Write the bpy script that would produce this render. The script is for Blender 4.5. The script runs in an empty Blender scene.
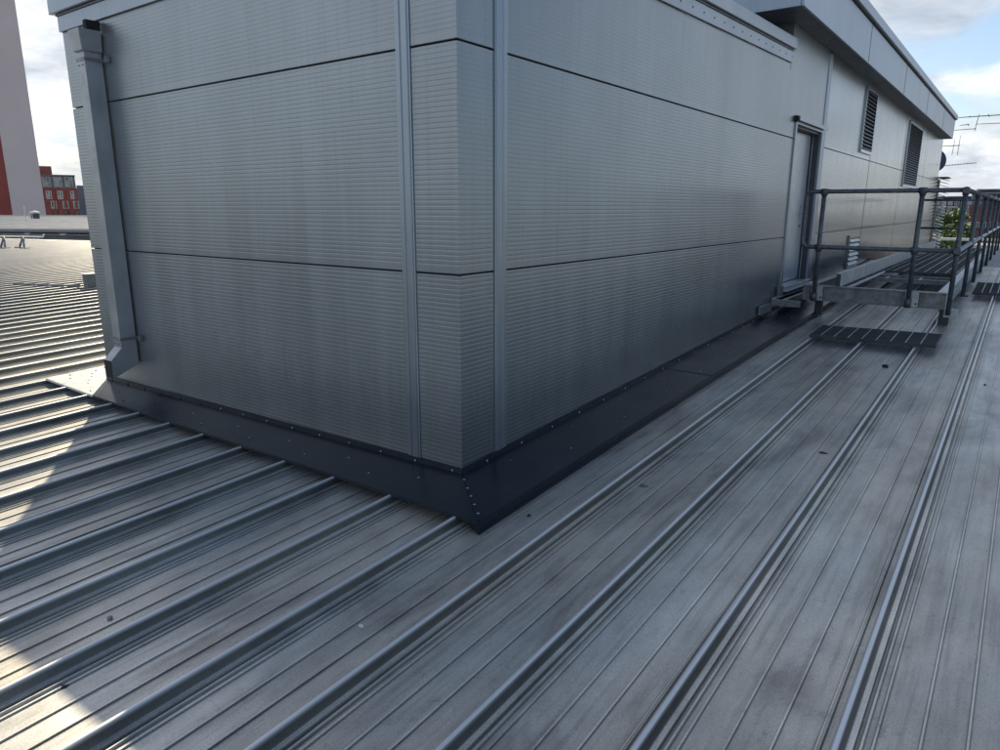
import bpy, bmesh, math, random
from mathutils import Vector, Matrix, noise
random.seed(7)
scene = bpy.context.scene
C = scene.collection

# ------------------------------------------------------------------ camera
CAM = Vector((2.47247, -2.96654, 1.48695))
RT = Vector((0.803708, 0.595023, 0.001121))
UP = Vector((-0.139570, 0.186688, 0.972454))
FW = Vector((-0.578423, 0.781726, -0.233090))
cd = bpy.data.cameras.new("camera")
cam = bpy.data.objects.new("camera", cd)
C.objects.link(cam)
m = Matrix((RT, UP, -FW)).transposed().to_4x4()
m.translation = CAM
cam.matrix_world = m
cd.sensor_fit = 'HORIZONTAL'
cd.sensor_width = 36
cd.lens = 696.85 / 1000 * 36
cd.clip_start = 0.05
cd.clip_end = 5000
scene.camera = cam
scene.view_settings.view_transform = 'Standard'
scene.view_settings.look = 'None'
scene.view_settings.exposure = 0

# ------------------------------------------------------------------ roof plane
SX, SL, C0 = 0.01586, 0.0387, -0.05          # tops of the standing seams
PITCH, X0 = 0.48138, 0.3073
HR = 0.062                                      # seam height
RIDGE = 13.0
def top(x, y):
    return C0 + SX * x + (SL * y if y < RIDGE else SL * RIDGE - 0.085 * (y - RIDGE))
def pan(x, y):
    return top(x, y) - HR

# ------------------------------------------------------------------ nodes
def mat(name):
    mt = bpy.data.materials.new(name)
    mt.use_nodes = True
    nt = mt.node_tree
    return mt, nt, nt.nodes['Principled BSDF']
def nd(nt, t, **kw):
    n = nt.nodes.new(t)
    for k, v in kw.items():
        if k in n.inputs.keys(): n.inputs[k].default_value = v
        else: setattr(n, k, v)
    return n
def ramp(nt, fac, stops):
    r = nt.nodes.new('ShaderNodeValToRGB')
    els = r.color_ramp.elements
    while len(els) < len(stops): els.new(0.5)
    for e, (p, c) in zip(els, stops):
        e.position = p
        e.color = (c, c, c, 1) if isinstance(c, (int, float)) else (*c, 1)
    nt.links.new(fac, r.inputs[0])
    return r.outputs[0]
def tex(nt, scale=(1, 1, 1), nscale=5, detail=4, rough=0.55, dist=0.0, rot=(0, 0, 0)):
    tc = nt.nodes.new('ShaderNodeTexCoord')
    mp = nt.nodes.new('ShaderNodeMapping')
    mp.inputs['Scale'].default_value = scale
    mp.inputs['Rotation'].default_value = rot
    nt.links.new(tc.outputs['Object'], mp.inputs[0])
    n = nt.nodes.new('ShaderNodeTexNoise')
    n.inputs['Scale'].default_value = nscale
    n.inputs['Detail'].default_value = detail
    n.inputs['Roughness'].default_value = rough
    n.inputs['Distortion'].default_value = dist
    nt.links.new(mp.outputs[0], n.inputs['Vector'])
    return n.outputs['Fac']
def mul(nt, a, b, mode='MULTIPLY', f=1.0):
    x = nt.nodes.new('ShaderNodeMix'); x.data_type = 'RGBA'; x.blend_type = mode
    x.inputs[0].default_value = f
    nt.links.new(a, x.inputs[6])
    if isinstance(b, tuple): x.inputs[7].default_value = (*b, 1)
    else: nt.links.new(b, x.inputs[7])
    return x.outputs[2]
def mixc(nt, fac, a, b):
    x = nt.nodes.new('ShaderNodeMix'); x.data_type = 'RGBA'
    nt.links.new(fac, x.inputs[0])
    for s, v in ((6, a), (7, b)):
        if isinstance(v, tuple): x.inputs[s].default_value = (*v, 1)
        else: nt.links.new(v, x.inputs[s])
    return x.outputs[2]
def bump(nt, bsdf, h, strength, dist=0.01, prev=None):
    b = nt.nodes.new('ShaderNodeBump')
    b.inputs['Strength'].default_value = strength
    b.inputs['Distance'].default_value = dist
    nt.links.new(h, b.inputs['Height'])
    if prev: nt.links.new(prev, b.inputs['Normal'])
    nt.links.new(b.outputs[0], bsdf.inputs['Normal'])
    return b.outputs[0]

def simple(name, col, metallic=0.0, rough=0.5, var=0.25, nscale=6, bmp=0.0, stretch=(1, 1, 1), spec=0.5):
    mt, nt, b = mat(name)
    f = tex(nt, stretch, nscale, 5, 0.6)
    lo = tuple(c * (1 - var) for c in col); hi = tuple(min(1, c * (1 + var)) for c in col)
    nt.links.new(ramp(nt, f, [(0.3, lo), (0.7, hi)]), b.inputs['Base Color'])
    b.inputs['Metallic'].default_value = metallic
    b.inputs['Specular IOR Level'].default_value = spec
    f2 = tex(nt, stretch, nscale * 3, 3, 0.6)
    nt.links.new(ramp(nt, f2, [(0.3, max(0.02, rough - 0.08)), (0.7, min(1, rough + 0.08))]), b.inputs['Roughness'])
    if bmp: bump(nt, b, f2, bmp, 0.004)
    return mt

M = {}
# painted profiled cladding
def panel_mat(name, col, metallic, rough):
    mt, nt, b = mat(name)
    big = tex(nt, (1, 1, 1), 0.7, 4, 0.6)
    streak = tex(nt, (4, 4, 0.12), 1.0, 3, 0.5)
    base = ramp(nt, big, [(0.3, tuple(c * 0.9 for c in col)), (0.7, tuple(c * 1.08 for c in col))])
    st = ramp(nt, streak, [(0.35, 0.93), (0.55, 1.0), (0.75, 1.03)])
    fine = ramp(nt, tex(nt, (1, 1, 1), 60, 3, 0.7), [(0.3, 0.95), (0.7, 1.03)])
    thin = ramp(nt, tex(nt, (22, 22, 0.5), 1.0, 4, 0.6), [(0.34, 0.94), (0.48, 1.0), (0.7, 1.02)])
    tcw = nt.nodes.new('ShaderNodeTexCoord'); spw = nt.nodes.new('ShaderNodeSeparateXYZ'); nt.links.new(tcw.outputs['Object'], spw.inputs[0])
    g1 = nd(nt, 'ShaderNodeMath', operation='MULTIPLY'); nt.links.new(tex(nt, (6, 6, 2), 2.5, 4, 0.6), g1.inputs[0]); g1.inputs[1].default_value = -0.5
    g2 = nd(nt, 'ShaderNodeMath', operation='ADD'); nt.links.new(spw.outputs[2], g2.inputs[0]); nt.links.new(g1.outputs[0], g2.inputs[1])
    grime = ramp(nt, g2.outputs[0], [(0.0, (0.80, 0.80, 0.79)), (0.3, (1, 1, 1))])
    nt.links.new(mul(nt, mul(nt, mul(nt, mul(nt, base, st), fine), thin), grime), b.inputs['Base Color'])
    b.inputs['Metallic'].default_value = metallic
    nt.links.new(ramp(nt, streak, [(0.3, rough - 0.03), (0.7, rough + 0.04)]), b.inputs['Roughness'])
    return mt
M['panel'] = panel_mat('slate_grey_cladding', (0.285, 0.325, 0.362), 0.72, 0.32)
M['panel_far'] = panel_mat('silver_grey_cladding', (0.29, 0.335, 0.375), 0.9, 0.20)
M['trim'] = panel_mat('grey_trim', (0.30, 0.355, 0.42), 0.7, 0.34)
M['fascia'] = panel_mat('grey_fascia', (0.28, 0.34, 0.42), 0.65, 0.34)
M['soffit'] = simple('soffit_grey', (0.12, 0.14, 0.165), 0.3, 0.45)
M['gap'] = simple('joint_shadow', (0.012, 0.013, 0.015), 0, 0.8)
def flash_mat():
    mt, nt, b = mat('anthracite_flashing')
    dust = ramp(nt, tex(nt, (1, 1, 1), 2.2, 5, 0.6), [(0.42, (0.012, 0.018, 0.027)), (0.75, (0.024, 0.029, 0.036))])
    nt.links.new(dust, b.inputs['Base Color'])
    nt.links.new(ramp(nt, tex(nt, (1, 1, 1), 1.4, 3, 0.5), [(0.35, 0.22), (0.7, 0.34)]), b.inputs['Roughness'])
    b.inputs['Specular IOR Level'].default_value = 0.20; b.inputs['Specular Tint'].default_value = (0.75, 0.87, 1.0, 1)
    bump(nt, b, tex(nt, (1, 1, 1), 1.7, 1, 0.4), 0.5, 0.012)
    return mt
M['flash'] = flash_mat()
M['flash_lit'] = simple('sunlit_flashing', (0.48, 0.51, 0.52), 0.25, 0.42, 0.12, 5)  # sunlight on the flashing's left end put into a paler colour
M['pipe'] = simple('grey_downpipe', (0.32, 0.345, 0.38), 0.4, 0.38, 0.14, 4)
M['galv'] = simple('galvanised_steel', (0.20, 0.22, 0.24), 0.55, 0.48, 0.35, 14, 0.15)
M['galv_light'] = simple('bright_galvanised_steel', (0.40, 0.44, 0.48), 0.5, 0.45, 0.25, 9, 0.1)
M['rail'] = simple('dull_steel_tube', (0.10, 0.118, 0.138), 0.5, 0.46, 0.35, 20, 0.1)
M['grating'] = simple('dark_grating', (0.05, 0.062, 0.075), 0.3, 0.55, 0.3, 8)
M['rod'] = simple('grating_rod', (0.42, 0.45, 0.47), 0.4, 0.45, 0.2, 8)
M['screw'] = simple('screw_head', (0.30, 0.34, 0.38), 0.7, 0.3)
M['screw_dark'] = simple('dark_screw_head', (0.04, 0.045, 0.05), 0.2, 0.4)
M['door'] = simple('door_leaf_paint', (0.50, 0.53, 0.57), 0.4, 0.36, 0.10, 3)
M['frame_dark'] = simple('dark_frame', (0.05, 0.06, 0.07), 0.2, 0.5)
M['white'] = simple('white_metal', (0.72, 0.73, 0.72), 0.0, 0.45, 0.1, 8)
M['black'] = simple('black_rubber', (0.012, 0.012, 0.014), 0, 0.5)
M['dropping'] = simple('chalky_white', (0.62, 0.64, 0.68), 0, 0.8)
M['pebble'] = simple('grey_pebble', (0.30, 0.30, 0.29), 0, 0.8)
M['lead'] = simple('grey_box', (0.13, 0.15, 0.17), 0.3, 0.5)
M['tower'] = simple('mauve_grey_render', (0.78, 0.64, 0.61), 0, 0.8, 0.05, 0.15, 0)
M['tower_red'] = simple('red_cladding', (0.34, 0.07, 0.055), 0, 0.7, 0.1, 0.3)
M['concrete'] = simple('pale_concrete', (0.42, 0.41, 0.39), 0, 0.8, 0.15, 0.6)
M['grey_wall'] = simple('blue_grey_wall', (0.14, 0.16, 0.20), 0, 0.6, 0.15, 0.4)
M['dark_clad'] = simple('dark_slate_wall', (0.05, 0.06, 0.075), 0, 0.5, 0.2, 0.5)
M['ground'] = simple('town_ground', (0.10, 0.105, 0.10), 0, 0.9, 0.3, 0.05)
M['bark'] = simple('bark', (0.08, 0.06, 0.045), 0, 0.9, 0.3, 12)
M['navy'] = simple('navy_dish', (0.04, 0.055, 0.12), 0.1, 0.5)
M['aerial'] = simple('aerial_metal', (0.17, 0.17, 0.16), 0.4, 0.5)

def brick_mat(name, c1, c2):
    mt, nt, b = mat(name)
    tc = nt.nodes.new('ShaderNodeTexCoord')
    br = nd(nt, 'ShaderNodeTexBrick', Scale=1.0)
    br.inputs['Color1'].default_value = (*c1, 1); br.inputs['Color2'].default_value = (*c2, 1)
    br.inputs['Mortar'].default_value = (0.2, 0.15, 0.13, 1)
    br.inputs['Brick Width'].default_value = 0.22; br.inputs['Row Height'].default_value = 0.075
    br.inputs['Mortar Size'].default_value = 0.01
    mp = nt.nodes.new('ShaderNodeMapping'); mp.inputs['Rotation'].default_value = (math.pi / 2, 0, 0)
    nt.links.new(tc.outputs['Object'], mp.inputs[0]); nt.links.new(mp.outputs[0], br.inputs['Vector'])
    v = ramp(nt, tex(nt, (1, 1, 1), 0.3, 5, 0.6), [(0.3, 0.8), (0.7, 1.15)])
    nt.links.new(mul(nt, br.outputs['Color'], v), b.inputs['Base Color'])
    b.inputs['Roughness'].default_value = 0.85
    return mt
M['brick'] = brick_mat('red_brick', (0.36, 0.085, 0.055), (0.26, 0.06, 0.045))
M['brick2'] = brick_mat('dark_red_brick', (0.16, 0.05, 0.05), (0.12, 0.04, 0.042))

def glass_mat():
    mt, nt, b = mat('window_glass')
    f = tex(nt, (1, 1, 1), 0.6, 2)
    nt.links.new(ramp(nt, f, [(0.4, (0.05, 0.07, 0.09)), (0.6, (0.22, 0.28, 0.33))]), b.inputs['Base Color'])
    b.inputs['Roughness'].default_value = 0.08
    b.inputs['Metallic'].default_value = 0.35
    return mt
M['glass'] = glass_mat()

def leaf_mat():
    mt, nt, b = mat('leaves')
    f = tex(nt, (1, 1, 1), 0.9, 3)
    nt.links.new(ramp(nt, f, [(0.35, (0.03, 0.06, 0.018)), (0.65, (0.14, 0.20, 0.05))]), b.inputs['Base Color'])
    b.inputs['Roughness'].default_value = 0.6
    return mt
M['leaf'] = leaf_mat()

# weathered aluminium standing seam roof
def roof_mat():
    mt, nt, b = mat('weathered_aluminium_roof')
    tc = nt.nodes.new('ShaderNodeTexCoord')
    big = tex(nt, (1, 0.45, 1), 0.9, 5, 0.65, 0.4)
    med = tex(nt, (1, 0.6, 1), 5.0, 5, 0.7)
    fine = tex(nt, (1, 1, 1), 170, 2, 0.7)
    blot = tex(nt, (1.0, 0.35, 1), 2.2, 4, 0.6, 1.2)
    base = ramp(nt, big, [(0.3, (0.32, 0.328, 0.322)), (0.52, (0.48, 0.485, 0.47)), (0.72, (0.62, 0.62, 0.60))])
    base = mul(nt, base, ramp(nt, med, [(0.28, 0.80), (0.5, 1.0), (0.75, 1.10)]))
    base = mul(nt, base, ramp(nt, blot, [(0.32, (0.66, 0.64, 0.64)), (0.46, (0.94, 0.94, 0.94)), (0.6, (1.02, 1.0, 0.97))]))
    base = mul(nt, base, ramp(nt, fine, [(0.3, 0.78), (0.5, 1.0), (0.72, 1.16)]))
    flow = ramp(nt, tex(nt, (14, 0.5, 14), 1.6, 5, 0.65), [(0.33, (0.74, 0.74, 0.75)), (0.5, (1, 1, 1)), (0.7, (1.07, 1.07, 1.07))])
    base = mul(nt, base, flow)
    scuff = ramp(nt, tex(nt, (1, 1, 1), 9, 6, 0.75, 1.5), [(0.62, 1.0), (0.68, 0.72), (0.72, 1.0)])
    base = mul(nt, base, scuff)
    # small dark specks of grit
    vo = nt.nodes.new('ShaderNodeTexVoronoi'); vo.inputs['Scale'].default_value = 22
    nt.links.new(tc.outputs['Object'], vo.inputs['Vector'])
    spk = ramp(nt, vo.outputs['Distance'], [(0.035, 0.35), (0.07, 1.0)])
    gate = ramp(nt, tex(nt, (1, 1, 1), 3.3, 3, 0.7), [(0.52, 0.0), (0.6, 1.0)])
    mx = nt.nodes.new('ShaderNodeMix'); mx.data_type = 'RGBA'
    nt.links.new(gate, mx.inputs[0]); mx.inputs[6].default_value = (1, 1, 1, 1); nt.links.new(spk, mx.inputs[7])
    base = mul(nt, base, mx.outputs[2])
    # shade painted on seam sides and creases, plus dirt; light painted on crowns
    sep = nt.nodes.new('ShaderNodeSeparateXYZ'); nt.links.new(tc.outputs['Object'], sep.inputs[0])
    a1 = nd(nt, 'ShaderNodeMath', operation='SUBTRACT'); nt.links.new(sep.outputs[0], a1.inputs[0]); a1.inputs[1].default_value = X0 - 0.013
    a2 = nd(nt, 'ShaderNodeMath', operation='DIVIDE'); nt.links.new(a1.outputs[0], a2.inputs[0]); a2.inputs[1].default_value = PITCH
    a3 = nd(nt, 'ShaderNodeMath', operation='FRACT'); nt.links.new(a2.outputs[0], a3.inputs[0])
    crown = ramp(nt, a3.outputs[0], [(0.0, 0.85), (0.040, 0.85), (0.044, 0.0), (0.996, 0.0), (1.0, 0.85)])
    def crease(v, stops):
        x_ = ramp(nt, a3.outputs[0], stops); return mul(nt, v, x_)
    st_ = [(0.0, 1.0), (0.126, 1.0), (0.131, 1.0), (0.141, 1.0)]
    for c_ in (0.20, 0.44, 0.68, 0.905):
        st_ += [(c_ - 0.017, 1.0), (c_ - 0.010, 0.72), (c_ - 0.004, 1.35), (c_ + 0.005, 1.35), (c_ + 0.011, 0.55), (c_ + 0.019, 1.0)]  # shaded and lit edges of each swage, put into the colour
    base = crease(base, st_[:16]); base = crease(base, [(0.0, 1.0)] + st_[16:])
    base = crease(base, [(0.0, 1), (0.068, 1.0), (0.071, 1.45), (0.103, 1.45), (0.107, 0.50), (0.128, 0.55), (0.133, 1.3), (0.147, 1.3), (0.153, 0.7), (0.165, 1.0)])  # lit bands and shaded folds beside the seam, also painted
    foot = ramp(nt, a3.outputs[0], [(0.040, 0.22), (0.062, 0.28), (0.070, 0.92), (0.13, 0.90), (0.22, 1.0), (0.86, 1.0), (0.975, 0.9), (0.984, 0.5)])  # includes the shaded seam side, darkened in the colour
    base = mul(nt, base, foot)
    # ochre dust and a cooler tone in places
    tint = ramp(nt, tex(nt, (1, 0.3, 1), 1.6, 3, 0.5), [(0.4, (0.97, 1.0, 1.01)), (0.64, (1.04, 1.0, 0.93))])
    base = mul(nt, base, tint)
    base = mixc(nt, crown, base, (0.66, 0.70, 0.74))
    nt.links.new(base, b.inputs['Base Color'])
    b.inputs['Metallic'].default_value = 0.52
    nt.links.new(ramp(nt, big, [(0.3, 0.46), (0.7, 0.37)]), b.inputs['Roughness'])
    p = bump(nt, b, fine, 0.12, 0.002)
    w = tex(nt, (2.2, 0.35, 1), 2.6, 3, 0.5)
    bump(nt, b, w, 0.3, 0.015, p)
    return mt
M['roof'] = roof_mat()
M['roof_far'] = simple('pale_sheet_roof', (0.46, 0.47, 0.45), 0.2, 0.5, 0.15, 0.4)

# ------------------------------------------------------------------ mesh builder
class MB:
    def __init__(s): s.bm = bmesh.new()
    def quad(s, *p):
        vs = [s.bm.verts.new(q) for q in p]
        return s.bm.faces.new(vs)
    def box(s, x0, x1, y0, y1, z0, z1, f=None):
        """f maps (x,y,z) to a moved point"""
        f = f or (lambda x, y, z: (x, y, z))
        v = [s.bm.verts.new(f(x, y, z)) for z in (z0, z1) for y in (y0, y1) for x in (x0, x1)]
        for a in ((0, 2, 3, 1), (4, 5, 7, 6), (0, 1, 5, 4), (2, 6, 7, 3), (0, 4, 6, 2), (1, 3, 7, 5)):
            s.bm.faces.new([v[i] for i in a])
        return s
    def loft(s, secs, closed=True, caps=True, smooth=False):
        rows = [[s.bm.verts.new(p) for p in sec] for sec in secs]
        n = len(rows[0])
        for a, b in zip(rows, rows[1:]):
            for i in range(n if closed else n - 1):
                j = (i + 1) % n
                f = s.bm.faces.new((a[i], a[j], b[j], b[i])); f.smooth = smooth
        if closed and caps:
            s.bm.faces.new(rows[0][::-1]); s.bm.faces.new(rows[-1])
        return s
    def tube(s, pts, r, n=12):
        pts = [Vector(p) for p in pts]
        secs = []; prev = None
        for i, p in enumerate(pts):
            d = ((pts[min(i + 1, len(pts) - 1)] - p).normalized() + (p - pts[max(i - 1, 0)]).normalized()).normalized()
            if prev is None:
                u = d.orthogonal().normalized()
            else:
                u = (prev - d * prev.dot(d)).normalized()
            prev = u
            w = d.cross(u)
            rr = r[i] if isinstance(r, (list, tuple)) else r
            secs.append([p + (u * math.cos(t) + w * math.sin(t)) * rr for t in [2 * math.pi * k / n for k in range(n)]])
        return s.loft(secs, smooth=True)
    def sphere(s, c, r, sc=(1, 1, 1), seg=12):
        res = bmesh.ops.create_uvsphere(s.bm, u_segments=seg, v_segments=max(6, seg // 2), radius=r)
        for v in res['verts']:
            v.co = Vector((v.co.x * sc[0] + c[0], v.co.y * sc[1] + c[1], v.co.z * sc[2] + c[2]))
            for f in v.link_faces: f.smooth = True
        return s
    def build(s, name, material, parent=None, bevel=0.0, fix=True):
        if fix: bmesh.ops.recalc_face_normals(s.bm, faces=s.bm.faces)
        me = bpy.data.meshes.new(name); s.bm.to_mesh(me); s.bm.free()
        me.materials.append(material)
        o = bpy.data.objects.new(name, me); C.objects.link(o)
        if parent:
            o.parent = parent
            o.matrix_parent_inverse = Matrix.Identity(4)
            root = parent
            off = Vector((0, 0, 0))
            while root: off += root.location; root = root.parent
            me.transform(Matrix.Translation(-off))
        if bevel:
            md = o.modifiers.new('bevel', 'BEVEL'); md.width = bevel; md.segments = 2; md.limit_method = 'ANGLE'
        return o
def thing(name, label, cat, loc=(0, 0, 0), group=None):
    o = bpy.data.objects.new(name, None); C.objects.link(o); o.location = loc
    o.empty_display_size = 0.2
    o['label'] = label; o['category'] = cat
    if group: o['group'] = group
    return o
def tag(o, label, cat, group=None):
    o['label'] = label; o['category'] = cat
    if group: o['group'] = group
    return o
def struct(o):
    o['kind'] = 'structure'; return o

# ------------------------------------------------------------------ the roof
def seam_profile():
    P = PITCH
    pts = [(-0.006, -HR), (-0.001, -0.012), (0.002, -0.002), (0.006, 0.0), (0.014, 0.0), (0.0185, -0.002), (0.021, -0.012),
           (0.031, -HR + 0.019), (0.034, -HR + 0.017), (0.050, -HR + 0.017), (0.053, -HR + 0.004), (0.061, -HR + 0.003), (0.064, -HR + 0.010), (0.071, -HR + 0.010), (0.074, -HR)]
    for f in (0.20, 0.44, 0.68):
        u = f * P
        pts += [(u - 0.0055, -HR), (u - 0.0035, -HR + 0.007), (u + 0.0035, -HR + 0.007), (u + 0.0055, -HR)]
    u = 0.905 * P
    pts += [(u - 0.004, -HR), (u, -HR + 0.006), (u + 0.012, -HR + 0.006), (u + 0.018, -HR)]
    return pts
def build_roof():
    b = MB(); prof = seam_profile()
    k0, k1 = -130, 30
    xs = []
    for k in range(k0, k1):
        base = X0 - 0.013 + k * PITCH
        xs += [(base + u, z) for u, z in prof]
    ys = [-16, -6, -3, -2, -1, 0, 1, 2, 3, 4.5, 6, 8, 10, RIDGE, RIDGE + 0.01, 20, 26]
    rows = []
    for y in ys:
        rows.append([b.bm.verts.new((x, y, top(x, y) + z)) for x, z in xs])
    for a, c in zip(rows, rows[1:]):
        for i in range(len(xs) - 1):
            b.bm.faces.new((a[i], a[i + 1], c[i + 1], c[i]))
    return struct(b.build('roof', M['roof'], fix=False))
build_roof()

g = MB(); g.quad((-3000, -3000, -12), (3000, -3000, -12), (3000, 3000, -12), (-3000, 3000, -12))
struct(g.build('ground', M['ground']))
g = MB(); g.box(-62, 14.5, -16.2, 26.2, -12, -1.9)
tag(g.build('lower_building', M['concrete']), 'pale walls of the building under the ribbed metal roof', 'building')

# ------------------------------------------------------------------ plant room
H1, H2 = 1.1256, 2.3256
XL = -4.36
YE = 23.6
room = thing('plant_room', 'grey ribbed metal clad rooftop plant room with door and louvres', 'plant room', (0, 0, 0))
def rib_profile(z0, z1, pitch=0.02667):
    """(depth, z) list from z0 to z1, folded back at both ends"""
    pts = [(-0.016, z0), (-0.002, z0), (0.0, z0 + 0.003)]
    z = math.ceil((z0 + 0.02) / pitch) * pitch
    while z + 0.013 < z1 - 0.008:
        pts += [(0.0, z), (-0.0005, z + 0.004), (-0.0005, z + 0.009), (0.0, z + 0.012)]
        z += pitch
    pts += [(0.0, z1 - 0.003), (-0.002, z1), (-0.016, z1)]
    return pts
def panel(face, a, c, z0, z1, material, label=None):
    b = MB(); pr = rib_profile(z0, z1)
    n = max(1, int(abs(c - a) / 0.8)) if abs(c - a) < 6 else 8
    secs = []
    for i in range(n + 1):
        u = a + (c - a) * i / n
        sec = []
        for d, z in pr:
            if face == 'A': sec.append((u, -d, z))
            elif face == 'B': sec.append((d, u, z))
            elif face == 'L': sec.append((XL - d, u, z))
        secs.append(sec)
    b.loft(secs, closed=False)
    # returns at the ends
    o = b.build('wall_panel', material, room, fix=False)
    return o
# backing mass (dark joints show it)
b = MB(); b.box(XL + 0.02, -0.02, 0.02, 6.9 - 0.5, -0.6, 3.02); b.build('core', M['gap'], room)
b = MB(); b.box(XL + 0.02, -0.02, 8.021, YE - 0.02, -1.0, 3.54)
b.box(XL + 0.02, -0.20, 6.4, 8.02, -0.6, 3.54); b.box(-0.2, -0.02, 6.4, 8.02, 2.62, 3.54); b.box(-0.2, -0.02, 6.4, 8.02, -0.6, 0.40)
b.box(XL + 0.02, -0.02, 6.09, 6.39, 3.021, 3.54)
b.build('core', M['gap'], room)
G_ = 0.005
# wall A
for z0, z1 in ((-0.9, H1 - G_), (H1 + G_, H2 - G_), (H2 + G_, 3.0)):
    panel('A', XL, -0.43, z0, z1, M['panel'])
    panel('A', -0.325, 0.0, z0, z1, M['panel'])
    panel('B', 0.0, 0.315, z0, z1, M['panel'])
    panel('L', 0.0, YE, z0, z1, M['panel'])
for z0, z1 in ((-0.3, H1 - G_), (H1 + G_, H2 - G_)):
    panel('B', 0.43, 6.47, z0, z1, M['panel'])
panel('B', 0.43, 6.06, H2 + G_, 3.16, M['panel'])
panel('B', 6.06, 6.47, H2 + G_, 3.56, M['panel'])
panel('B', 6.47, 7.88, 2.60, 3.56, M['panel'])
joints = [8.08, 11.68, 15.6, 19.55, YE]
for y0, y1 in zip(joints, joints[1:]):
    y1 -= 0.022
    for z0, z1 in ((-0.9, H1 - G_), (H1 + G_, H2 - G_), (H2 + G_, 3.56)):
        panel('B', y0 + (0.006 if y0 > 9 else 0), y1 - 0.006, z0, z1, M['panel_far'])
# cover strips: two raised ribs with a groove
def strip(face, a, c, z0, z1):
    w = c - a
    prof = [(0, -0.01), (0, 0.007), (0.10, 0.009), (0.30, 0.009), (0.34, 0.003), (0.40, 0.003), (0.44, 0.011), (0.82, 0.011), (0.86, 0.004), (0.93, 0.004), (0.95, 0.009), (1, 0.007), (1, -0.01)]
    b = MB(); secs = []
    for z in (z0, z1):
        if face == 'A': secs.append([(a + w * t, -d, z) for t, d in prof])
        else: secs.append([(d, c - w * t, z) for t, d in prof])
    b.loft(secs, closed=False)
    return b.build('cover_strip', M['trim'], room)
strip('A', -0.43, -0.325, -0.02, 2.97)
strip('B', 0.315, 0.43, -0.03, 2.97)
strip('B', 7.88, 8.08, 0.2, 3.54)
# top trim, groove and coping on the low part
def sz(y): return 0.032 * y
def slab(name, x0, x1, y0, y1, z0, z1, mt, bev=0.003):
    b = MB(); b.box(x0, x1, y0, y1, z0, z1, lambda x, y, z: (x, y, z + sz(max(y, 0)))); return b.build(name, mt, room, bev)
slab('eaves_trim', 0.004, 0.020, 0.022, 6.05, 2.935, 3.055, M['trim'])
slab('eaves_trim', XL - 0.02, 0.020, -0.020, -0.004, 2.935, 3.055, M['trim'])
slab('eaves_trim', XL - 0.020, XL - 0.004, 0.0, 6.05, 2.935, 3.055, M['trim'])
slab('shadow_gap', XL - 0.03, 0.028, -0.028, 6.04, 3.057, 3.072, M['soffit'], 0)
slab('coping', -0.25, 0.055, -0.055, 6.05, 3.074, 3.19, M['trim'], 0.006)
slab('coping', XL - 0.09, -0.252, -0.055, 0.25, 3.074, 3.19, M['trim'], 0.006)
slab('coping', XL - 0.09, XL + 0.2, 0.252, 6.05, 3.074, 3.19, M['trim'], 0.006)
b = MB(); b.box(XL + 0.2, -0.25, 0.25, 6.0, 3.03, 3.05, lambda x, y, z: (x, y, z + sz(y))); b.build('low_roof', M['soffit'], room)
for i in range(24):   # screws of the trim
    y = 0.25 + i * 0.25
    b = MB(); b.sphere((0.0205, y, 2.995 + sz(y)), 0.0085, (0.5, 1, 1), 8); b.build('screw', M['screw_dark'], room)
# taller volume
b = MB(); b.box(XL, 0.0, 6.05, 6.07, 3.06, 3.56); b.build('front_wall', M['soffit'], room)
b = MB(); b.box(XL - 0.28, 0.27, 5.33, 23.1, 3.56, 3.60)
b.build('soffit', M['soffit'], room)
b = MB()
b.box(0.25, 0.28, 5.32, 23.12, 3.545, 4.06); b.box(XL - 0.3, 0.25, 5.31, 5.34, 3.545, 4.06)
b.box(XL - 0.3, XL - 0.27, 5.34, 23.12, 3.545, 4.06); b.box(XL - 0.27, 0.25, 23.09, 23.12, 3.545, 4.06)
b.build('fascia', M['fascia'], room, 0.004)
for y in (9.0, 12.6, 16.2, 19.8):
    b = MB(); b.box(0.2805, 0.2835, y - 0.006, y + 0.006, 3.56, 4.05); b.build('fascia_joint', M['soffit'], room)
b = MB(); b.box(0.12, 0.285, 5.3, 23.13, 4.064, 4.085); b.build('shadow_gap', M['gap'], room)
b = MB(); b.box(XL - 0.36, 0.33, 5.25, 23.2, 4.088, 4.22); b.build('coping', M['fascia'], room, 0.01)

# louvred vents in the wall
def vent(y0, y1, z0, z1, slats, mslat):
    b = MB()
    t = 0.05
    b.box(0.002, 0.03, y0, y1, z1 - t, z1); b.box(0.002, 0.03, y0, y1, z0, z0 + t)
    b.box(0.002, 0.03, y0, y0 + t, z0 + t, z1 - t); b.box(0.002, 0.03, y1 - t, y1, z0 + t, z1 - t)
    v = b.build('vent', M['panel_far'], room)
    b = MB(); b.box(0.001, 0.004, y0 + t, y1 - t, z0 + t, z1 - t); b.build('backing', M['gap'], v)
    b = MB(); h = (z1 - z0 - 2 * t) / slats
    for i in range(slats):
        z = z0 + t + (i + 0.15) * h
        b.loft([[(0.008, y, z + h * 0.62), (0.012, y, z + h * 0.62), (0.05, y, z), (0.046, y, z)] for y in (y0 + t, y1 - t)])
    b.build('slats', mslat, v)
    return v
vent(10.62, 11.62, 2.42, 3.47, 16, M['galv_light'])
vent(15.98, 18.3, 1.98, 3.43, 26, M['galv_light'])
vent(10.52, 11.46, 0.45, 1.03, 6, M['white'])

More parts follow.
